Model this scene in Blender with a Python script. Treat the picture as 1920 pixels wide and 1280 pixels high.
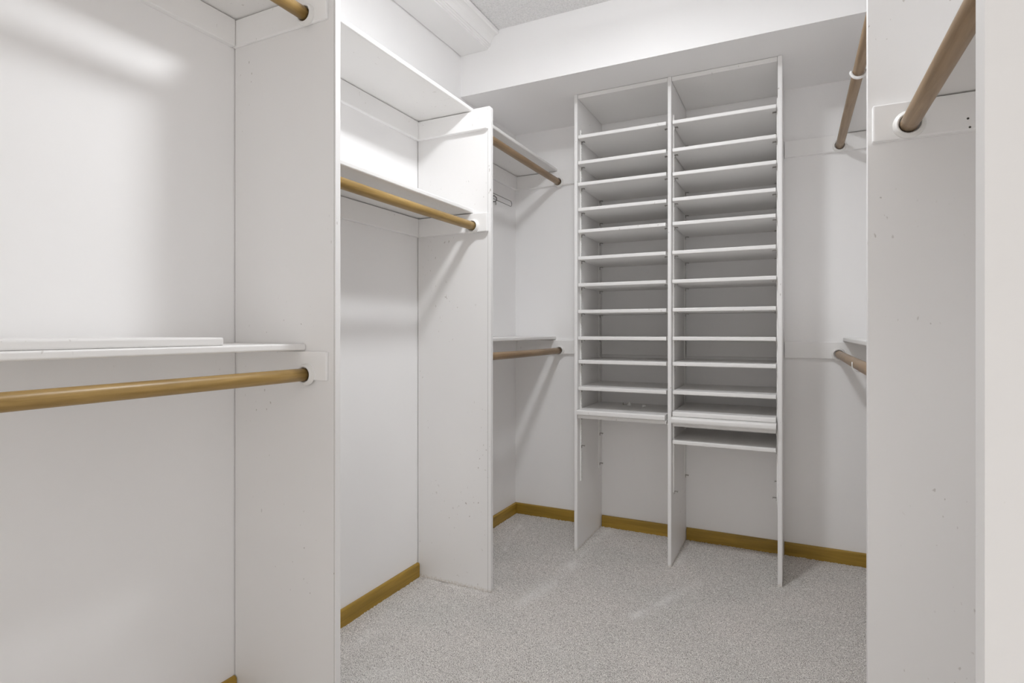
import bpy, bmesh, math, random
import numpy as np
from mathutils import Vector

random.seed(7)
rng = np.random.default_rng(11)
for o in list(bpy.data.objects):
    bpy.data.objects.remove(o, do_unlink=True)
scene = bpy.context.scene
C = scene.collection

# ------------------------------------------------------------------ camera, world, light, exposure
cam_data = bpy.data.cameras.new('camera')
cam_data.sensor_width = 36.0
cam_data.lens = 1072.2 / 1920 * 36.0
cam_data.shift_y = -19.4 / 1920
cam_data.clip_start = 0.02
cam = bpy.data.objects.new('camera', cam_data)
cam.location = (0, 0, 1.03)
cam.rotation_euler = (math.radians(90), 0, math.radians(26.21))
C.objects.link(cam)
scene.camera = cam

world = bpy.data.worlds.new('world')
scene.world = world
world.use_nodes = True
WORLD_COLOR = (1.0, 0.967, 0.935)
WORLD_STRENGTH = 1.85          # daylight of the room beyond the open doorway behind the camera
bg = world.node_tree.nodes['Background']
bg.inputs['Color'].default_value = (*WORLD_COLOR, 1)
bg.inputs['Strength'].default_value = WORLD_STRENGTH

LAMP_POS = (-0.54, 1.44, 2.32)
LAMP_STRENGTH = 198.0
LENS_R, LENS_DROP = 0.085, 0.004   # shallow domed lens: throws most light downwards, some sideways
DRUM_STRENGTH = 19.0            # frosted side of the lamp, washes the ceiling
LAMP_COLOR = (0.955, 0.975, 1.0)

vs = scene.view_settings
vs.view_transform = 'Standard'
vs.look = 'None'
vs.gamma = 1.0
vs.use_curve_mapping = False
vs.exposure = 0.0
# white rooms live off interreflection: let the light bounce further than the default four times
scene.cycles.max_bounces = 18
scene.cycles.use_light_tree = False
scene.cycles.diffuse_bounces = 16

# ------------------------------------------------------------------ room measures (metres)
XL, XR = -1.42, 0.49
YB, YF = 2.93, -0.55
ZC = 2.415
SOFFIT_Z, SOFFIT_Y = 2.142, 2.332
P1Y, P1X = 1.106, -1.044
P2Y, P2X = 1.985, -1.070
T = 0.017                       # board thickness
PR1Y, PRX = 1.412, 0.1405
PR0Y = 0.591
PRT = 0.026
CL = 0.018                      # cleat thickness
UP = (1.827, 1.9025)            # cleat heights, upper / middle / lower
MID = (1.422, 1.4970)
LOW1 = (0.903, 0.9775)
LOW3 = (0.907, 0.9815)
G = 0.0028                      # open joint

# ------------------------------------------------------------------ materials
def new_mat(name):
    m = bpy.data.materials.new(name)
    m.use_nodes = True
    nt = m.node_tree
    b = nt.nodes['Principled BSDF']
    return m, nt, b

def N(nt, kind, **kw):
    n = nt.nodes.new(kind)
    for k, v in kw.items():
        if k in n.inputs:
            n.inputs[k].default_value = v
        else:
            setattr(n, k, v)
    return n

def ramp(nt, stops):
    r = nt.nodes.new('ShaderNodeValToRGB')
    el = r.color_ramp.elements
    while len(el) < len(stops):
        el.new(0.5)
    for e, (p, c) in zip(el, stops):
        e.position = p
        e.color = (*c, 1) if len(c) == 3 else c
    return r

def paint(name, col, rough=0.5, bump=0.05, bscale=60, fleck=0.0, grime=False, stretch=(1, 1, 1), spec=0.35):
    m, nt, b = new_mat(name)
    L = nt.links
    geo = nt.nodes.new('ShaderNodeNewGeometry')
    n1 = N(nt, 'ShaderNodeTexNoise', Scale=2.3, Detail=0.0)
    L.new(geo.outputs['Position'], n1.inputs['Vector'])
    r1 = ramp(nt, [(0.3, tuple(c * 0.965 for c in col)), (0.7, col)])
    L.new(n1.outputs['Fac'], r1.inputs['Fac'])
    out = r1.outputs['Color']
    if fleck > 0:
        # small scuffs and chips in the paint
        mp = N(nt, 'ShaderNodeMapping')
        mp.inputs['Scale'].default_value = (1, 1, 0.6)
        L.new(geo.outputs['Position'], mp.inputs['Vector'])
        n2 = N(nt, 'ShaderNodeTexNoise', Scale=95.0, Detail=1.0)
        L.new(mp.outputs['Vector'], n2.inputs['Vector'])
        n3 = N(nt, 'ShaderNodeTexNoise', Scale=5.0, Detail=0.0)
        L.new(geo.outputs['Position'], n3.inputs['Vector'])
        r2 = ramp(nt, [(0.725, (0, 0, 0)), (0.77, (1, 1, 1))])
        L.new(n2.outputs['Fac'], r2.inputs['Fac'])
        r3 = ramp(nt, [(0.50, (0, 0, 0)), (0.66, (1, 1, 1))])
        L.new(n3.outputs['Fac'], r3.inputs['Fac'])
        mul = N(nt, 'ShaderNodeMath', operation='MULTIPLY')
        L.new(r2.outputs['Color'], mul.inputs[0])
        L.new(r3.outputs['Color'], mul.inputs[1])
        mul2 = N(nt, 'ShaderNodeMath', operation='MULTIPLY')
        mul2.inputs[1].default_value = fleck
        L.new(mul.outputs[0], mul2.inputs[0])
        mx = N(nt, 'ShaderNodeMix', data_type='RGBA')
        L.new(mul2.outputs[0], mx.inputs['Factor'])
        L.new(out, mx.inputs['A'])
        mx.inputs['B'].default_value = (0.28, 0.24, 0.20, 1)
        out = mx.outputs['Result']
    if grime:
        # rubbed dirt and chipped paint along the foot of the boards
        sep = nt.nodes.new('ShaderNodeSeparateXYZ')
        L.new(geo.outputs['Position'], sep.inputs['Vector'])
        rz = ramp(nt, [(0.0, (1, 1, 1)), (0.034, (0, 0, 0))])
        L.new(sep.outputs['Z'], rz.inputs['Fac'])
        n4 = N(nt, 'ShaderNodeTexNoise', Scale=130.0, Detail=2.0)
        L.new(geo.outputs['Position'], n4.inputs['Vector'])
        add = N(nt, 'ShaderNodeMath', operation='MULTIPLY')
        L.new(rz.outputs['Color'], add.inputs[0])
        L.new(n4.outputs['Fac'], add.inputs[1])
        r4 = ramp(nt, [(0.30, (0, 0, 0)), (0.62, (0.6, 0.6, 0.6))])
        L.new(add.outputs[0], r4.inputs['Fac'])
        mx = N(nt, 'ShaderNodeMix', data_type='RGBA')
        L.new(r4.outputs['Color'], mx.inputs['Factor'])
        L.new(out, mx.inputs['A'])
        mx.inputs['B'].default_value = (0.46, 0.38, 0.28, 1)
        out = mx.outputs['Result']
    L.new(out, b.inputs['Base Color'])
    b.inputs['Roughness'].default_value = rough
    b.inputs['Specular IOR Level'].default_value = spec
    return m

WHITE = (0.905, 0.90, 0.90)
M_wall = paint('wall_paint', WHITE, 0.55, 0.05, 90)
M_panel = paint('panel_paint', (0.84, 0.832, 0.826), 0.45, 0.06, 45, fleck=0.5, grime=True)
M_shelf = paint('shelf_paint', (0.83, 0.822, 0.812), 0.42, 0.08, 40, fleck=0.35)
M_cleat = paint('cleat_paint', (0.90, 0.895, 0.89), 0.45, 0.10, 60, fleck=0.3, stretch=(1, 1, 5))
M_trim = paint('trim_paint', (0.90, 0.895, 0.89), 0.45, 0.04, 60)
M_socket = paint('socket_paint', (0.82, 0.81, 0.79), 0.4, 0.12, 120)
M_metalpaint = paint('pilaster_paint', (0.88, 0.875, 0.86), 0.4, 0.05, 150)

def ceiling_mat():
    m, nt, b = new_mat('popcorn_ceiling')
    L = nt.links
    geo = nt.nodes.new('ShaderNodeNewGeometry')
    n = N(nt, 'ShaderNodeTexNoise', Scale=150.0, Detail=2.0, Roughness=0.7)
    L.new(geo.outputs['Position'], n.inputs['Vector'])
    r = ramp(nt, [(0.3, (0.78, 0.78, 0.78)), (0.6, (0.94, 0.935, 0.935))])
    L.new(n.outputs['Fac'], r.inputs['Fac'])
    L.new(r.outputs['Color'], b.inputs['Base Color'])
    bp = N(nt, 'ShaderNodeBump', Strength=0.9, Distance=0.008)
    L.new(n.outputs['Fac'], bp.inputs['Height'])
    L.new(bp.outputs['Normal'], b.inputs['Normal'])
    b.inputs['Roughness'].default_value = 0.9
    return m
M_ceiling = ceiling_mat()

def wood(name, dark, light, axis, rough=0.38, scale=14.0):
    m, nt, b = new_mat(name)
    L = nt.links
    geo = nt.nodes.new('ShaderNodeNewGeometry')
    mp = N(nt, 'ShaderNodeMapping')
    s = [6.0, 6.0, 6.0]
    s[axis] = 0.35
    mp.inputs['Scale'].default_value = s
    L.new(geo.outputs['Position'], mp.inputs['Vector'])
    n = N(nt, 'ShaderNodeTexNoise', Scale=scale, Detail=5.0, Roughness=0.6, Distortion=0.4)
    L.new(mp.outputs['Vector'], n.inputs['Vector'])
    r = ramp(nt, [(0.32, dark), (0.68, light)])
    L.new(n.outputs['Fac'], r.inputs['Fac'])
    n2 = N(nt, 'ShaderNodeTexNoise', Scale=6.0, Detail=3.0)
    L.new(geo.outputs['Position'], n2.inputs['Vector'])
    mx = N(nt, 'ShaderNodeMix', data_type='RGBA', blend_type='MULTIPLY')
    mx.inputs['Factor'].default_value = 0.5
    L.new(r.outputs['Color'], mx.inputs['A'])
    r2 = ramp(nt, [(0.3, (0.72, 0.72, 0.72)), (0.7, (1, 1, 1))])
    L.new(n2.outputs['Fac'], r2.inputs['Fac'])
    L.new(r2.outputs['Color'], mx.inputs['B'])
    L.new(mx.outputs['Result'], b.inputs['Base Color'])
    b.inputs['Roughness'].default_value = rough
    bp = N(nt, 'ShaderNodeBump', Strength=0.06, Distance=0.001)
    L.new(n.outputs['Fac'], bp.inputs['Height'])
    L.new(bp.outputs['Normal'], b.inputs['Normal'])
    return m
M_rod_gold = wood('rod_honey_wood', (0.265, 0.160, 0.040), (0.44, 0.285, 0.095), 1)
M_rod_brown = wood('rod_worn_wood', (0.235, 0.145, 0.070), (0.37, 0.25, 0.14), 1)
M_oak_y = wood('oak_baseboard_side', (0.275, 0.165, 0.014), (0.44, 0.272, 0.036), 1, 0.45, 9.0)
M_oak_x = wood('oak_baseboard_back', (0.275, 0.165, 0.014), (0.44, 0.272, 0.036), 0, 0.45, 9.0)

def simple(name, col, rough=0.4, metal=0.0):
    m, nt, b = new_mat(name)
    geo = nt.nodes.new('ShaderNodeNewGeometry')
    n = N(nt, 'ShaderNodeTexNoise', Scale=80.0, Detail=2.0)
    nt.links.new(geo.outputs['Position'], n.inputs['Vector'])
    r = ramp(nt, [(0.3, tuple(c * 0.88 for c in col)), (0.7, col)])
    nt.links.new(n.outputs['Fac'], r.inputs['Fac'])
    nt.links.new(r.outputs['Color'], b.inputs['Base Color'])
    b.inputs['Roughness'].default_value = rough
    b.inputs['Metallic'].default_value = metal
    return m
M_clip = simple('clip_metal', (0.42, 0.40, 0.38), 0.35, 0.9)
M_joint = simple('dark_joint', (0.16, 0.145, 0.13), 0.8)  # plain dark tone for the strips set into panel joints
M_slot = simple('pilaster_channel', (0.10, 0.09, 0.08), 0.6, 0.3)
M_wire = simple('dark_wire', (0.25, 0.24, 0.23), 0.3, 0.9)
M_plastic = simple('white_plastic', (0.84, 0.84, 0.83), 0.35)
M_porcelain = simple('porcelain', (0.85, 0.85, 0.84), 0.25)

def carpet_mat():
    m, nt, b = new_mat('carpet_pile')
    L = nt.links
    geo = nt.nodes.new('ShaderNodeNewGeometry')
    n = N(nt, 'ShaderNodeTexNoise', Scale=400.0, Detail=1.0, Roughness=0.7)
    L.new(geo.outputs['Position'], n.inputs['Vector'])
    r = ramp(nt, [(0.31, (0.20, 0.186, 0.172)), (0.48, (0.63, 0.603, 0.577)), (0.64, (0.93, 0.903, 0.872))])
    L.new(n.outputs['Fac'], r.inputs['Fac'])
    n2 = N(nt, 'ShaderNodeTexNoise', Scale=3.2, Detail=1.0)
    L.new(geo.outputs['Position'], n2.inputs['Vector'])
    r2 = ramp(nt, [(0.3, (0.93, 0.935, 0.93)), (0.7, (1.0, 0.985, 0.98))])
    L.new(n2.outputs['Fac'], r2.inputs['Fac'])
    mx = N(nt, 'ShaderNodeMix', data_type='RGBA', blend_type='MULTIPLY')
    mx.inputs['Factor'].default_value = 1.0
    L.new(r.outputs['Color'], mx.inputs['A'])
    L.new(r2.outputs['Color'], mx.inputs['B'])
    at = N(nt, 'ShaderNodeAttribute', attribute_name='brushed')
    mx2 = N(nt, 'ShaderNodeMix', data_type='RGBA')
    L.new(at.outputs['Fac'], mx2.inputs['Factor'])
    L.new(mx.outputs['Result'], mx2.inputs['A'])
    mx2.inputs['B'].default_value = (0.86, 0.845, 0.825, 1)
    L.new(mx2.outputs['Result'], b.inputs['Base Color'])
    b.inputs['Roughness'].default_value = 0.95
    b.inputs['Specular IOR Level'].default_value = 0.1
    bp = N(nt, 'ShaderNodeBump', Strength=0.6, Distance=0.004)
    L.new(n.outputs['Fac'], bp.inputs['Height'])
    L.new(bp.outputs['Normal'], b.inputs['Normal'])
    return m
M_carpet = carpet_mat()

def bulb_mat(name, strength):
    m, nt, b = new_mat(name)
    b.inputs['Base Color'].default_value = (0.9, 0.9, 0.9, 1)
    b.inputs['Emission Color'].default_value = (*LAMP_COLOR, 1)
    b.inputs['Emission Strength'].default_value = strength
    return m
M_bulb = bulb_mat('lit_lens', LAMP_STRENGTH)
M_drum = bulb_mat('lit_drum', DRUM_STRENGTH)

# ------------------------------------------------------------------ mesh helpers
def box(bm, x0, x1, y0, y1, z0, z1, bev=0.0, seg=1, rounds=()):
    """axis-aligned box; bev = small bevel on every edge; rounds = [(predicate(mid, dir), radius, segments)]"""
    vs_ = [bm.verts.new((x, y, z)) for x in (x0, x1) for y in (y0, y1) for z in (z0, z1)]
    f = [(0, 1, 3, 2), (4, 6, 7, 5), (0, 4, 5, 1), (2, 3, 7, 6), (0, 2, 6, 4), (1, 5, 7, 3)]
    faces = [bm.faces.new([vs_[i] for i in q]) for q in f]
    edges = set(e for fa in faces for e in fa.edges)
    done = set()
    for pred, rad, sg in rounds:
        sel = []
        for e in edges:
            if not e.is_valid or e in done:
                continue
            mid = (e.verts[0].co + e.verts[1].co) / 2
            d = (e.verts[1].co - e.verts[0].co).normalized()
            if pred(mid, d):
                sel.append(e)
        if sel:
            bmesh.ops.bevel(bm, geom=sel, offset=rad, segments=sg, affect='EDGES', profile=0.5)
    if bev > 0:
        sel = [e for e in bm.edges if e.is_valid and e in edges]
        if not rounds:
            bmesh.ops.bevel(bm, geom=sel, offset=bev, segments=seg, affect='EDGES', profile=0.5)
    return bm

def tube(bm, pts, rad, n=12, cap=True):
    pts = [Vector(p) for p in pts]
    rings = []
    up = Vector((0.123, 0.31, 1)).normalized()
    for i, p in enumerate(pts):
        a = pts[max(i - 1, 0)]
        c = pts[min(i + 1, len(pts) - 1)]
        t = (c - a).normalized()
        u = t.cross(up)
        if u.length < 1e-4:
            u = t.cross(Vector((1, 0, 0)))
        u.normalize()
        v = t.cross(u)
        r = rad[i] if isinstance(rad, (list, tuple)) else rad
        rings.append([bm.verts.new(p + (u * math.cos(2 * math.pi * k / n) + v * math.sin(2 * math.pi * k / n)) * r) for k in range(n)])
    for a, c in zip(rings, rings[1:]):
        for k in range(n):
            bm.faces.new((a[k], a[(k + 1) % n], c[(k + 1) % n], c[k]))
    if cap:
        bm.faces.new(rings[0][::-1])
        bm.faces.new(rings[-1])
    return bm

def lathe(bm, center, axis, profile, n=28):
    """profile = [(radius, height along axis)]"""
    axis = Vector(axis).normalized()
    u = axis.cross(Vector((0, 0, 1)))
    if u.length < 1e-4:
        u = Vector((1, 0, 0))
    u.normalize()
    v = axis.cross(u)
    c = Vector(center)
    rings = []
    for r, h in profile:
        if r < 1e-6:
            rings.append([bm.verts.new(c + axis * h)])
        else:
            rings.append([bm.verts.new(c + axis * h + (u * math.cos(2 * math.pi * k / n) + v * math.sin(2 * math.pi * k / n)) * r) for k in range(n)])
    for a, b in zip(rings, rings[1:]):
        for k in range(n):
            k2 = (k + 1) % n
            if len(a) == 1 and len(b) > 1:
                bm.faces.new((a[0], b[k2], b[k]))
            elif len(b) == 1 and len(a) > 1:
                bm.faces.new((a[k], a[k2], b[0]))
            elif len(a) > 1:
                bm.faces.new((a[k], a[k2], b[k2], b[k]))
    return bm

def wloc(o):
    v = o.location.copy()
    p = o.parent
    while p:
        v += p.location
        p = p.parent
    return v

def obj(name, bm, mat, parent=None, smooth=False):
    bmesh.ops.recalc_face_normals(bm, faces=bm.faces)
    cs = [v.co for v in bm.verts]
    lo = Vector([min(c[i] for c in cs) for i in range(3)])
    hi = Vector([max(c[i] for c in cs) for i in range(3)])
    org = Vector(((lo.x + hi.x) / 2, (lo.y + hi.y) / 2, lo.z))
    for v in bm.verts:
        v.co -= org
    me = bpy.data.meshes.new(name)
    bm.to_mesh(me)
    bm.free()
    me.materials.append(mat)
    if smooth:
        me.shade_smooth()
    o = bpy.data.objects.new(name, me)
    C.objects.link(o)
    if parent:
        o.parent = parent
        o.location = org - wloc(parent)
    else:
        o.location = org
    return o

def tag(o, label, cat, group=None):
    o['label'] = label
    o['category'] = cat
    if group:
        o['group'] = group
    return o

def empty(name, loc):
    o = bpy.data.objects.new(name, None)
    o.empty_display_size = 0.1
    o.location = loc
    C.objects.link(o)
    return o

def struct(name, bm, mat, smooth=False):
    o = obj(name, bm, mat, None, smooth)
    o['kind'] = 'structure'
    return o

def B(*a, **k):
    return box(bmesh.new(), *a, **k)

# ------------------------------------------------------------------ the room
W = 0.10
wall_left = struct('wall_left', B(XL - W, XL, YF - W, YB + W, -0.05, ZC), M_wall)
wall_right = struct('wall_right', B(XR, XR + W, YF - W, YB + W, -0.05, ZC), M_wall)
wall_back = struct('wall_back', B(XL, XR, YB, YB + W, -0.05, ZC), M_wall)
bm = bmesh.new()
DX0, DX1, DZ = -0.62, 0.20, 2.04
box(bm, XL, DX0, YF - W, YF, -0.05, ZC)
box(bm, DX1, XR, YF - W, YF, -0.05, ZC)
box(bm, DX0, DX1, YF - W, YF, DZ, ZC)
wall_front = struct('wall_front', bm, M_wall)
ceiling = struct('ceiling', B(XL - W, XR + W, YF - W, YB + W, ZC, ZC + W), M_ceiling)
# dropped ceiling box over the far end of the room
struct('wall_bulkhead', B(XL, XR, SOFFIT_Y, YB, SOFFIT_Z, ZC), M_wall)
# moulded cornice box along the top of the left wall
prof = [(XL + 0.003, 2.335), (-1.274, 2.335), (-1.2735, 2.3395), (-1.2675, 2.341), (-1.2655, 2.3455), (-1.2665, 2.347),
        (-1.2615, 2.3485), (-1.2595, 2.352), (-1.2600, 2.3535)]
for k in range(9):
    a = k / 8 * math.pi / 2
    prof.append((-1.2560 + 0.034 * (1 - math.cos(a)) * 1.0, 2.3545 + 0.040 * math.sin(a) ** 1.0))
prof += [(-1.2195, 2.397), (-1.2155, 2.399), (-1.2150, ZC - 0.003), (XL + 0.003, ZC - 0.003)]
bm = bmesh.new()
ra = [bm.verts.new((x, YF, z)) for x, z in prof]
rb = [bm.verts.new((x, SOFFIT_Y - 0.0008, z)) for x, z in prof]
for k in range(len(prof)):
    k2 = (k + 1) % len(prof)
    bm.faces.new((ra[k], ra[k2], rb[k2], rb[k]))
bm.faces.new(ra[::-1])
bm.faces.new(rb)
struct('trim_1', bm, M_trim)

# carpeted floor: a fine grid whose points stand at random pile heights
nx, ny = 385, 690
gx = np.linspace(XL - 0.02, XR + 0.02, nx)
gy = np.linspace(YF - W, YB + 0.02, ny)
X, Y = np.meshgrid(gx, gy)
jx = rng.uniform(-0.0016, 0.0016, X.shape)
jy = rng.uniform(-0.0016, 0.0016, X.shape)
low = rng.normal(0, 1, (ny // 16 + 2, nx // 16 + 2))
ii = np.linspace(0, low.shape[0] - 1.001, ny)
jj = np.linspace(0, low.shape[1] - 1.001, nx)
i0, j0 = ii.astype(int), jj.astype(int)
fi, fj = (ii - i0)[:, None], (jj - j0)[None, :]
big = (low[i0][:, j0] * (1 - fi) * (1 - fj) + low[i0 + 1][:, j0] * fi * (1 - fj)
       + low[i0][:, j0 + 1] * (1 - fi) * fj + low[i0 + 1][:, j0 + 1] * fi * fj)
Z = rng.uniform(-0.0030, 0.0016, X.shape) + 0.0006 * big
strokes = [([(-0.857, 2.92), (-0.886, 2.608), (-0.87, 2.281), (-0.902, 2.071), (-0.93, 1.958)], 0.030, 0.42),
           ([(-1.30, 2.738), (-1.281, 2.572), (-1.221, 2.406)], 0.012, 0.36),
           ([(-0.35, 2.45), (-0.45, 2.195), (-0.515, 2.05)], 0.022, 0.30),
           ([(-0.362, 2.39), (-0.342, 2.296)], 0.012, 0.22),
           ([(-1.298, 1.45), (-1.295, 1.56)], 0.025, 0.32),
           ([(-1.17, 1.30), (-1.08, 1.38)], 0.05, 0.25),
           ([(-0.70, 1.72), (-0.63, 1.70)], 0.02, 0.25),
           ([(-1.152, 2.234), (-1.087, 2.06)], 0.03, 0.18),
           ([(-0.45, 2.90), (-0.46, 2.60)], 0.020, 0.30),
           ([(-1.35, 1.97), (-1.08, 1.965)], 0.015, 0.22)]
brushed = np.zeros_like(X)
for pts, wd, am in strokes:
    for (ax, ay), (bx_, by) in zip(pts, pts[1:]):
        dx, dy = bx_ - ax, by - ay
        t = np.clip(((X - ax) * dx + (Y - ay) * dy) / (dx * dx + dy * dy), 0, 1)
        d2 = (X - ax - t * dx) ** 2 + (Y - ay - t * dy) ** 2
        brushed = np.maximum(brushed, am * np.exp(-d2 / (wd * wd)))
brushed = 1.15 * brushed * np.clip(0.65 + 0.5 * big + rng.uniform(-0.7, 0.7, X.shape), 0, 1.6)
verts = np.stack([X + jx, Y + jy, Z], -1).reshape(-1, 3)
idx = np.arange(nx * ny).reshape(ny, nx)
quads = np.stack([idx[:-1, :-1], idx[:-1, 1:], idx[1:, 1:], idx[1:, :-1]], -1).reshape(-1, 4)
me = bpy.data.meshes.new('floor')
me.vertices.add(len(verts))
me.vertices.foreach_set('co', verts.ravel())
me.loops.add(quads.size)
me.loops.foreach_set('vertex_index', quads.ravel().astype(np.int32))
me.polygons.add(len(quads))
me.polygons.foreach_set('loop_start', np.arange(0, quads.size, 4, dtype=np.int32))
me.polygons.foreach_set('loop_total', np.full(len(quads), 4, dtype=np.int32))
me.update()
att = me.attributes.new('brushed', 'FLOAT', 'POINT')
att.data.foreach_set('value', brushed.ravel().astype(np.float32))
me.materials.append(M_carpet)
floor = bpy.data.objects.new('floor', me)
C.objects.link(floor)
floor['kind'] = 'structure'
floor['label'] = 'grey beige speckled cut pile carpet'

# golden oak baseboards, cut between the panels
def base(name, x0, x1, y0, y1, side):
    if side == 'x+':
        pr = lambda m, d: abs(d.y) > .9 and m.z > .05 and m.x > (x0 + x1) / 2
    elif side == 'x-':
        pr = lambda m, d: abs(d.y) > .9 and m.z > .05 and m.x < (x0 + x1) / 2
    else:
        pr = lambda m, d: abs(d.x) > .9 and m.z > .05 and m.y < (y0 + y1) / 2
    return struct(name, B(x0, x1, y0, y1, -0.004, 0.058, rounds=[(pr, 0.007, 4)]), M_oak_x if side == 'y-' else M_oak_y)
BT = 0.012
base('baseboard_left', XL, XL + BT, YF, P1Y - G, 'x+')
base('baseboard_left', XL, XL + BT, P1Y + T + G, P2Y - G, 'x+')
base('baseboard_left', XL, XL + BT, P2Y + T + G, YB - BT - 0.0005, 'x+')
U = [(-0.9270, -0.9110), (-0.4945, -0.4785), (-0.0575, -0.0405)]      # the three uprights of the tower
base('baseboard_back', XL, U[0][0] - G, YB - BT, YB, 'y-')
base('baseboard_back', U[0][1] + G, U[1][0] - G, YB - BT, YB, 'y-')
base('baseboard_back', U[1][1] + G, U[2][0] - G, YB - BT, YB, 'y-')
base('baseboard_back', U[2][1] + G, XR, YB - BT, YB, 'y-')
base('baseboard_right', XR - BT, XR, PR1Y + PRT + G, YB - BT - 0.0005, 'x-')

# ------------------------------------------------------------------ cleats, sockets, rods, shelves
ROD_R = 0.0165

def socket(parent, p, axis):
    """shallow painted cup that holds a rod end; p on the cleat face, axis pointing into the bay"""
    bm_ = bmesh.new()
    lathe(bm_, p, axis, [(0.0285, 0.0), (0.0285, 0.004), (0.0272, 0.0055), (0.0245, 0.0065), (0.0238, 0.010),
                         (0.0222, 0.0118), (0.0200, 0.0118), (0.0190, 0.0100), (0.0188, 0.0)])
    return obj('rod_socket', bm_, M_socket, parent, True)

def cleat(parent, x0, x1, y0, y1, zz):
    return obj('cleat', B(x0, x1, y0, y1, zz[0], zz[1], bev=0.0028, seg=2), M_cleat, parent)

def rod(x, y0, y1, z, mat, label, sag=0.0015):
    bm_ = bmesh.new()
    n = 16
    pts, rr = [], []
    for k in range(n + 1):
        t = k / n
        pts.append((x + 0.0006 * math.sin(3 * t + x * 9), y0 + (y1 - y0) * t, z - sag * 4 * t * (1 - t)))
        rr.append(ROD_R)
    tube(bm_, pts, rr, 24)
    o = obj('closet_rod', bm_, mat, None, True)
    return tag(o, label, 'closet rod', 'wooden hanging rods of the closet')

def shelf_y(x0, x1, y0, y1, z, label, front='+', th=T):
    """shelf board running along y with a rounded nose on its aisle side"""
    xe = x1 if front == '+' else x0
    pr = lambda m, d: abs(d.y) > .9 and abs(m.x - xe) < 1e-4
    o = obj('closet_shelf', B(x0, x1, y0, y1, z, z + th, rounds=[(pr, 0.0045, 4)]), M_shelf)
    return tag(o, label, 'shelf', 'white painted shelves of the hanging bays')

def panel(name, x0, x1, y0, y1, z1, label, front, band=0.013, seam=True, glue=True):
    """panel body, solid edge band on its aisle side and a dark strip filling the joint along the wall"""
    if front == '+':
        xe, b0, b1, p0, p1_, s0, s1 = x1, x1 - band, x1, x0, x1 - band - 0.0011, x0 - G + 0.0002, x0
    else:
        xe, b0, b1, p0, p1_, s0, s1 = x0, x0, x0 + band, x0 + band + (0.0011 if glue else 0.0), x1, x1, x1 + G - 0.0002
    root = empty(name, ((x0 + x1) / 2, (y0 + y1) / 2, 0))
    obj('panel_body', B(p0, p1_, y0, y1, 0.0, z1), M_panel, root)
    rounds = [(lambda m, d: abs(d.y) > .9 and m.z > 1.0 and abs(m.x - xe) < 1e-4, min(0.010, band * 0.8), 4),
              (lambda m, d: abs(d.z) > .9 and abs(m.x - xe) < 1e-4, 0.0030, 3)]
    obj('edge_band', B(b0, b1, y0, y1, 0.0, z1, rounds=rounds), M_panel, root)
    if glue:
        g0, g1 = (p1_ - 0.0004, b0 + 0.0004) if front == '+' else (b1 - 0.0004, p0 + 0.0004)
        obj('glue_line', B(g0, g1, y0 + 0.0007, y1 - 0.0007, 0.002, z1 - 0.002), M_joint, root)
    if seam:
        obj('joint', B(s0, s1 + (0.0004 if front == '+' else 0), y0 + 0.0025, y1 - 0.0025, 0.005, z1 - 0.003), M_joint, root)  # dark strip filling the wall gap, set back from both faces
    return tag(root, label, 'panel', 'floor standing partition panels')

LX = XL + G                      # inner end of the left panels
p1 = panel('partition_panel', LX, P1X, P1Y, P1Y + T, 1.918,
           'tall scuffed white partition panel nearest the camera on the left, behind the long rod ends', '+', 0.0045)
p2 = panel('partition_panel', LX, P2X, P2Y, P2Y + T, 1.918,
           'tall white partition panel on the left, standing free in the middle of the left side', '+')
pr1 = panel('partition_panel', PRX, XR - G, PR1Y, PR1Y + PRT, 1.918,
            'scratched white partition panel on the right holding a thick rod end', '-', 0.0035, glue=False)
pr0 = panel('partition_panel', PRX, XR - G, PR0Y, PR0Y + PRT, 1.918,
            'blank white panel cut off by the right edge of the picture', '-', 0.0035, glue=False)

# cleats on the left wall (parts of the wall they are nailed to)
def wall_cleat_left(y0, y1, zz):
    return cleat(wall_left, XL, XL + CL, y0, y1, zz)
e = 0.0008
wall_cleat_left(YF + CL + e, P1Y - 0.011, UP)
wall_cleat_left(YF + CL + e, P1Y - 0.011, LOW1)
wall_cleat_left(P1Y + T + CL + e, P2Y - CL - e, UP)
wall_cleat_left(P1Y + T + CL + e, P2Y - CL - e, MID)
wall_cleat_left(P2Y + T + CL + e, YB - CL - e, UP)
wall_cleat_left(P2Y + T + CL + e, YB - CL - e, LOW3)

RXL = -1.136                     # rod line of the left bays
# near bay: cleats on the front wall and on the near face of the first panel
for zz, rz in ((UP, 1.850), (LOW1, 0.9175)):
    c = cleat(wall_front, XL, -1.058, YF, YF + CL, zz)
    socket(c, (RXL, YF + CL, rz), (0, 1, 0))
    c = cleat(p1, XL + 0.0025, -1.067, P1Y - 0.009, P1Y, zz)
    socket(c, (RXL + 0.001, P1Y - 0.009, rz), (0, -1, 0))
# middle bay
c = cleat(p1, XL + 0.0025, -1.075, P1Y + T, P1Y + T + CL, UP)
c = cleat(p1, XL + 0.0025, -1.075, P1Y + T, P1Y + T + CL, MID)
socket(c, (RXL, P1Y + T + CL, 1.446), (0, 1, 0))
c = cleat(p2, XL + 0.0025, -1.080, P2Y - CL, P2Y, UP)
c = cleat(p2, XL + 0.0025, -1.078, P2Y - CL, P2Y, MID)
socket(c, (-1.141, P2Y - CL, 1.446), (0, -1, 0))
# far bay
for zz, rz in ((UP, 1.843), (LOW3, 0.924)):
    c = cleat(p2, XL + 0.0025, -1.085, P2Y + T, P2Y + T + CL, zz)
    socket(c, (-1.150, P2Y + T + CL, rz), (0, 1, 0))
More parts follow.
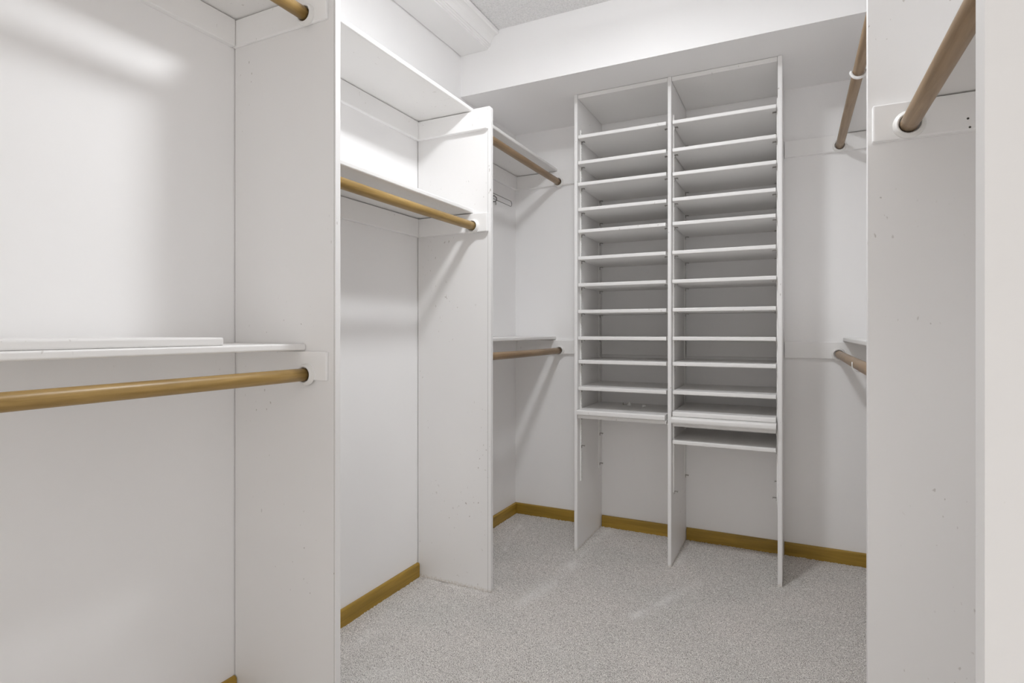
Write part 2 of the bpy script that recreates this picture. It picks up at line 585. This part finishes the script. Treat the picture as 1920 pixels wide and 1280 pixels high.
# cleats on the back wall
cb_up = cleat(wall_back, XL, U[0][0] - G, YB - CL, YB, UP)
socket(cb_up, (-1.150, YB - CL, 1.843), (0, -1, 0))
cb_low = cleat(wall_back, XL, U[0][0] - G, YB - CL, YB, LOW3)
socket(cb_low, (-1.143, YB - CL, 0.924), (0, -1, 0))
cleat(wall_back, U[0][1] + G, U[1][0] - G, YB - CL, YB, LOW3)
cleat(wall_back, U[1][1] + G, U[2][0] - G, YB - CL, YB, LOW3)
cr_up = cleat(wall_back, U[2][1] + 0.003, XR, YB - CL, YB, UP)
socket(cr_up, (0.183, YB - CL, 1.851), (0, -1, 0))
cr_low = cleat(wall_back, U[2][1] + 0.003, XR, YB - CL, YB, LOW3)
socket(cr_low, (0.179, YB - CL, 0.927), (0, -1, 0))
# right bays
for zz, rz, rx in ((UP, 1.851, 0.185), (LOW3, 0.927, 0.185)):
    c = cleat(pr1, 0.147, XR - 0.0025, PR1Y + PRT, PR1Y + PRT + CL, zz)
    socket(c, (rx, PR1Y + PRT + CL, rz), (0, 1, 0))
    cleat(wall_right, XR - CL, XR, PR1Y + PRT + CL + e, YB - CL - e, zz)
c = cleat(pr1, 0.1475, XR - 0.0025, PR1Y - CL, PR1Y, MID)
socket(c, (0.210, PR1Y - CL, 1.448), (0, -1, 0))
# two nail heads in that cleat
for x_, z_ in ((0.3055, 1.4448), (0.3085, 1.4275), (0.2157, 1.4272)):
    obj('nail', lathe(bmesh.new(), (x_, PR1Y - CL, z_), (0, -1, 0), [(0.0022, 0.0), (0.0020, 0.0006), (0, 0.0008)], 8), M_slot, c)
c = cleat(pr0, 0.1475, XR - 0.0025, PR0Y + PRT, PR0Y + PRT + CL, MID)
socket(c, (0.210, PR0Y + PRT + CL, 1.448), (0, 1, 0))
cleat(wall_right, XR - CL, XR, PR0Y + PRT + CL + e, PR1Y - CL - e, MID)

# shelves
shelf_y(XL + 0.002, -1.150, YF + e, P1Y - e, UP[1] + G, 'high white shelf at the top left corner above the upper near rod')
shelf_y(XL + 0.002, -1.146, YF + e, P1Y - 0.0025, LOW1[1] + G, 'long white shelf at eye level on the left under a loose board')
shelf_y(XL + 0.002, -1.150, P1Y + T + e, P2Y - e, UP[1] + G, 'topmost white shelf between the two left partition panels')
shelf_y(XL + 0.002, -1.146, P1Y + T + e, P2Y - e, MID[1] + G, 'middle white shelf above the golden rod between the two left panels')
shelf_y(XL + 0.002, -1.163, P2Y + T + e, YB - e, UP[1] + G, 'upper white shelf in the far left corner above a brown rod')
shelf_y(XL + 0.002, -1.172, P2Y + T + e, YB - e, LOW3[1] + G, 'lower white shelf in the far left corner beside the shelf tower')
shelf_y(0.205, XR - 0.002, PR1Y + PRT + e, YB - e, UP[1] + G, 'upper white shelf in the far right corner, mostly hidden', '-')
shelf_y(0.197, XR - 0.002, PR1Y + PRT + e, YB - e, LOW3[1] + G, 'lower white shelf in the far right corner, its end just in view', '-')
shelf_y(0.228, XR - 0.002, PR0Y + PRT + e, PR1Y - e, MID[1] + G, 'white shelf above the thick rod at the right, seen from below', '-')
# loose board lying on the long shelf
bm = B(XL + 0.03, -1.152, YF + 0.25, 0.868, LOW1[1] + G + T + 0.0003, LOW1[1] + G + T + 0.0183,
       rounds=[(lambda m, d: abs(d.y) > .9 and m.x > -1.2, 0.004, 3)])
tag(obj('loose_board', bm, M_shelf), 'loose white board lying on the long left shelf', 'board')

# rods
rod(RXL + 0.001, YF + CL + 0.002, P1Y - 0.011, 1.850, M_rod_gold, 'golden wooden rod at the top left, only its end in view')
rod(RXL + 0.001, YF + CL + 0.002, P1Y - 0.011, 0.9175, M_rod_gold, 'long honey coloured wooden rod under the eye level left shelf')
rod(-1.139, P1Y + T + CL + 0.002, P2Y - CL - 0.002, 1.446, M_rod_gold, 'golden wooden rod between the two left partition panels')
rod(-1.150, P2Y + T + CL + 0.002, YB - CL - 0.002, 1.843, M_rod_brown, 'brown wooden rod under the upper far left shelf')
rod(-1.1465, P2Y + T + CL + 0.002, YB - CL - 0.002, 0.924, M_rod_brown, 'brown wooden rod under the lower far left shelf')
rod(0.184, PR1Y + PRT + CL + 0.002, YB - CL - 0.002, 1.851, M_rod_brown, 'brown wooden rod in the upper far right bay carrying a white clip')
rod(0.182, PR1Y + PRT + CL + 0.002, YB - CL - 0.002, 0.927, M_rod_brown, 'brown wooden rod in the lower far right bay carrying a thin hook')
rod(0.210, PR0Y + PRT + CL + 0.002, PR1Y - CL - 0.002, 1.448, M_rod_brown, 'thick looking worn wooden rod at the upper right, nearest rod on the right')

# ------------------------------------------------------------------ shelf tower
YT = 2.545
tower = empty('shelf_tower', ((U[0][0] + U[2][1]) / 2, (YT + YB) / 2, 0))
tag(tower, 'tall white two column shelf tower with many adjustable shelves on the back wall', 'shelf tower')
for x0, x1 in U:
    rounds = [(lambda m, d: abs(d.z) > .9 and m.y < YT + 0.01, 0.0028, 3)]
    obj('upright', B(x0, x1, YT, YB - 0.003, 0.0, SOFFIT_Z - 0.0015, rounds=rounds), M_panel, tower)
for (a0, a1), (b0, b1) in zip(U, U[1:]):
    obj('top_board', B(a1 + 0.001, b0 - 0.001, YT + 0.004, YB - 0.004, SOFFIT_Z - 0.0205, SOFFIT_Z - 0.0015, bev=0.0015), M_shelf, tower)

COLS = [(U[0][1], U[1][0]), (U[1][1], U[2][0])]
TOPS = [[1.948, 1.826, 1.7255, 1.608, 1.5055, 1.3795, 1.2545, 1.1295, 1.005, 0.894, 0.7695, 0.6385],
        [1.949, 1.827, 1.723, 1.611, 1.5065, 1.380, 1.2545, 1.131, 1.006, 0.895, 0.771, 0.6310, 0.5545]]
SH = 0.0165
PW = 0.0150      # pilaster width
PF, PBK = 2.592, 2.878           # pilaster centres front / back

# slotted metal shelf standards
def pilaster_mesh(z0, z1):
    bm_ = bmesh.new()
    d = 0.0042
    for s in (-1, 1):
        box(bm_, 0, d, s * PW / 2 - (0.0042 if s > 0 else 0), s * PW / 2 + (0.0042 if s < 0 else 0), z0, z1)
    n = int((z1 - z0) / 0.0127)
    for k in range(n + 1):
        z = z0 + k * 0.0127
        box(bm_, 0.0025, d, -PW / 2 + 0.003, PW / 2 - 0.003, z, z + 0.0062)
    return bm_
PZ0, PZ1 = 0.318, 1.985
bm = pilaster_mesh(PZ0, PZ1)
pil_me = bpy.data.meshes.new('pilaster')
bm.to_mesh(pil_me)
bm.free()
pil_me.materials.append(M_metalpaint)
bm = B(0, 0.0012, -PW / 2 + 0.003, PW / 2 - 0.003, PZ0, PZ1)
chan_me = bpy.data.meshes.new('channel')
bm.to_mesh(chan_me)
bm.free()
chan_me.materials.append(M_slot)
# shelf clip: a leaf against the standard and a tongue under the shelf
bm = bmesh.new()
box(bm, 0.0, 0.0018, -0.0045, 0.0045, -0.013, 0.0, bev=0.0004)
box(bm, 0.0, 0.0155, -0.0065, 0.0065, -0.0022, 0.0, bev=0.0004)
box(bm, 0.0140, 0.0155, -0.0065, 0.0065, -0.0045, -0.0010)
clip_me = bpy.data.meshes.new('shelf_clip')
bm.to_mesh(clip_me)
bm.free()
clip_me.materials.append(M_clip)

def child(name, me_, loc, rotz=0.0, parent=tower):
    o = bpy.data.objects.new(name, me_)
    C.objects.link(o)
    o.parent = parent
    o.location = Vector(loc) - wloc(parent)
    o.rotation_euler = (0, 0, rotz)
    return o

for xl, xr in COLS:
    for yc in (PF, PBK):
        for xx, rz in ((xl + 0.0002, 0.0), (xr - 0.0002, math.pi)):
            p = child('pilaster', pil_me, (xx, yc, 0), rz)
            q = bpy.data.objects.new('channel', chan_me)
            C.objects.link(q)
            q.parent = p

for ci, (xl, xr) in enumerate(COLS):
    for k, zt in enumerate(TOPS[ci]):
        yo = random.uniform(-0.006, 0.004)
        g0, g1 = 0.0052 + random.uniform(-0.0004, 0.0008), 0.0052 + random.uniform(-0.0004, 0.0022)
        if ci == 0 and k == 4:
            g1 = 0.0085
        if ci == 1 and k == 11:
            yo = 0.006
        rounds = [(lambda m, d: abs(d.x) > .9 and m.y < YT + 0.1, 0.0036, 4)]
        sh = B(xl + g0, xr - g1, YT + yo, YB - 0.022 + yo * 0.5, zt - SH, zt, rounds=rounds)
        obj('shelf', sh, M_shelf, tower)
        for yc in (PF, PBK):
            child('shelf_clip', clip_me, (xl + 0.0046, yc, zt - SH - 0.0004))
            child('shelf_clip', clip_me, (xr - 0.0046, yc, zt - SH - 0.0004), math.pi)
# clips left in the standards without a shelf
for xx, yc, z, rz in ((U[0][1], PF, 0.487, 0), (U[0][1], PBK, 0.500, 0), (U[0][1], PBK, 0.345, 0),
                      (U[1][1], PF, 0.322, 0), (U[1][1], PBK, 0.330, 0),
                      (U[2][0], PBK, 0.345, math.pi), (U[2][0], PF, 0.345, math.pi)):
    child('shelf_clip', clip_me, (xx + (0.0046 if rz == 0 else -0.0046), yc, z), rz)

# spare boards stacked on the lowest shelves
def spare(x0, x1, y0, y1, z0, z1, label, r=0.0062):
    rounds = [(lambda m, d: abs(d.x) > .9 and m.y < YT + 0.1, r, 4)]
    return tag(obj('spare_shelf', B(x0, x1, y0, y1, z0, z1, rounds=rounds), M_shelf), label, 'board', 'spare boards stacked in the shelf tower')
spare(COLS[0][0] + 0.0047, COLS[0][1] - 0.0080, YT - 0.022, YB - 0.045, 0.6388, 0.6630,
      'spare white board stacked on the lowest shelf of the left column, overhanging it')
spare(COLS[1][0] + 0.0047, COLS[1][1] - 0.0047, YT - 0.032, YB - 0.045, 0.6313, 0.6585,
      'thick spare white board jutting out between two others low in the right column', 0.010)
spare(COLS[1][0] + 0.0062, COLS[1][1] - 0.0060, YT - 0.006, YB - 0.030, 0.6588, 0.6800,
      'spare white board on top of the stack low in the right column')

# little plastic caps left on the lower left shelf
def cap(p, axis, label, r=0.0095, h=0.014):
    bm_ = lathe(bmesh.new(), p, axis, [(0, 0), (r, 0), (r, h * .35), (r * .75, h * .45), (r * .75, h * .9), (r * .6, h), (0, h)], 16)
    return tag(obj('shelf_peg', bm_, M_plastic, None, True), label, 'peg', 'small pegs left on a shelf')
SZ = 0.6632
cap((-0.727, 2.79, SZ), (0, 0, 1), 'small round white peg in the middle of the three on the lower left tower shelf', 0.0095, 0.017)
cap((-0.652, 2.745, SZ + 0.0085), (1, 0, 0), 'small white peg lying on its side, rightmost on the lower left tower shelf', 0.0085, 0.016)
bm = bmesh.new()
box(bm, -0.762, -0.742, 2.795, 2.804, SZ, SZ + 0.0022, bev=0.0004)
box(bm, -0.762, -0.7602, 2.795, 2.804, SZ, SZ + 0.012, bev=0.0004)
tag(obj('spare_clip', bm, M_clip), 'loose metal shelf clip beside the pegs on the lower left tower shelf', 'clip')

# ------------------------------------------------------------------ hooks
def arc_pts(c, r, a0, a1, n=20):
    return [(c[0] + r * math.cos(math.radians(a0 + (a1 - a0) * k / n)), c[1], c[2] + r * math.sin(math.radians(a0 + (a1 - a0) * k / n))) for k in range(n + 1)]

# white C-shaped clip hanging round the upper right rod
bm = bmesh.new()
tube(bm, arc_pts((0.184, 2.09, 1.8462), 0.0215, 172, 372), [0.0028] + [0.0048] * 19 + [0.0028], 10)
tag(obj('rod_clip', bm, M_plastic, None, True), 'white plastic clip round the upper far right rod', 'clip')
# thin wire hook under the lower right rod
bm = bmesh.new()
tube(bm, [(0.1625, 2.05, 0.935)] + arc_pts((0.182, 2.05, 0.924), 0.0195, 180, 350, 16), 0.0016, 8)
tag(obj('rod_hook', bm, M_plastic, None, True), 'thin white wire hook under the lower far right rod', 'hook')
# folding wire garment loop on the left wall of the far bay
hx = XL + 0.020
hook = empty('wire_hanger_hook', (XL, 2.655, 1.70))
tag(hook, 'small dark wire loop bracket on the far left wall under the upper shelf', 'hook')
bm = bmesh.new()
loop = []
ya, yb_, zc_, rr = 2.56, 2.826, 1.7325, 0.0145
for k in range(13):
    a = math.radians(90 - 180 * k / 12)
    loop.append((hx, yb_ + rr * math.cos(a), zc_ + rr * math.sin(a)))
loop.append((hx, ya, zc_ - rr))
loop = [(hx, ya, zc_ + rr)] + loop
tube(bm, loop, 0.0016, 8)
obj('wire_loop', bm, M_wire, hook, True)
obj('bracket', B(XL, XL + 0.005, 2.615, 2.650, 1.700, 1.745, bev=0.001), M_wire, hook)
bm = bmesh.new()
tube(bm, [(XL + 0.004, 2.64, 1.738), (XL + 0.016, 2.645, 1.738), (XL + 0.024, 2.652, 1.728), (XL + 0.024, 2.655, 1.716), (XL + 0.016, 2.648, 1.708), (XL + 0.004, 2.64, 1.708)], 0.0032, 8)
obj('clamp', bm, M_wire, hook, True)
bm = bmesh.new()
cc = (XL + 0.02, 2.652, 1.700)
tube(bm, [(cc[0], cc[1] + 0.007 * math.cos(2 * math.pi * k / 16), cc[2] + 0.007 * math.sin(2 * math.pi * k / 16)) for k in range(17)], 0.0012, 6)
obj('ring', bm, M_wire, hook, True)

# ------------------------------------------------------------------ ceiling lamp (above the frame, the room's own light)
lx, ly, lz = LAMP_POS
lamp = empty('ceiling_light', (lx, ly, ZC))
tag(lamp, 'white surface mounted ceiling lamp with a frosted drum and lit lens above the aisle', 'lamp')
bm = lathe(bmesh.new(), (lx, ly, ZC), (0, 0, -1), [(0.0, 0.0), (0.098, 0.0), (0.100, 0.004), (0.100, 0.010), (0.092, 0.014), (0.0, 0.014)])
obj('lamp_base', bm, M_porcelain, lamp, True)
bm = lathe(bmesh.new(), (lx, ly, ZC), (0, 0, -1), [(0.0, 0.015), (0.090, 0.015), (0.090, ZC - lz - 0.003), (0.0, ZC - lz - 0.003)], 12)
obj('frosted_drum', bm, M_drum, lamp)
pf = [(0.0, LENS_DROP)]
for k in range(1, 4):
    a = math.pi / 2 * k / 3
    pf.append((LENS_R * math.sin(a), LENS_DROP * math.cos(a)))
pf += [(LENS_R, -0.0015), (0.0, -0.0015)]
bm = lathe(bmesh.new(), (lx, ly, lz - 0.002), (0, 0, -1), pf, 10)
obj('lens', bm, M_bulb, lamp, True)
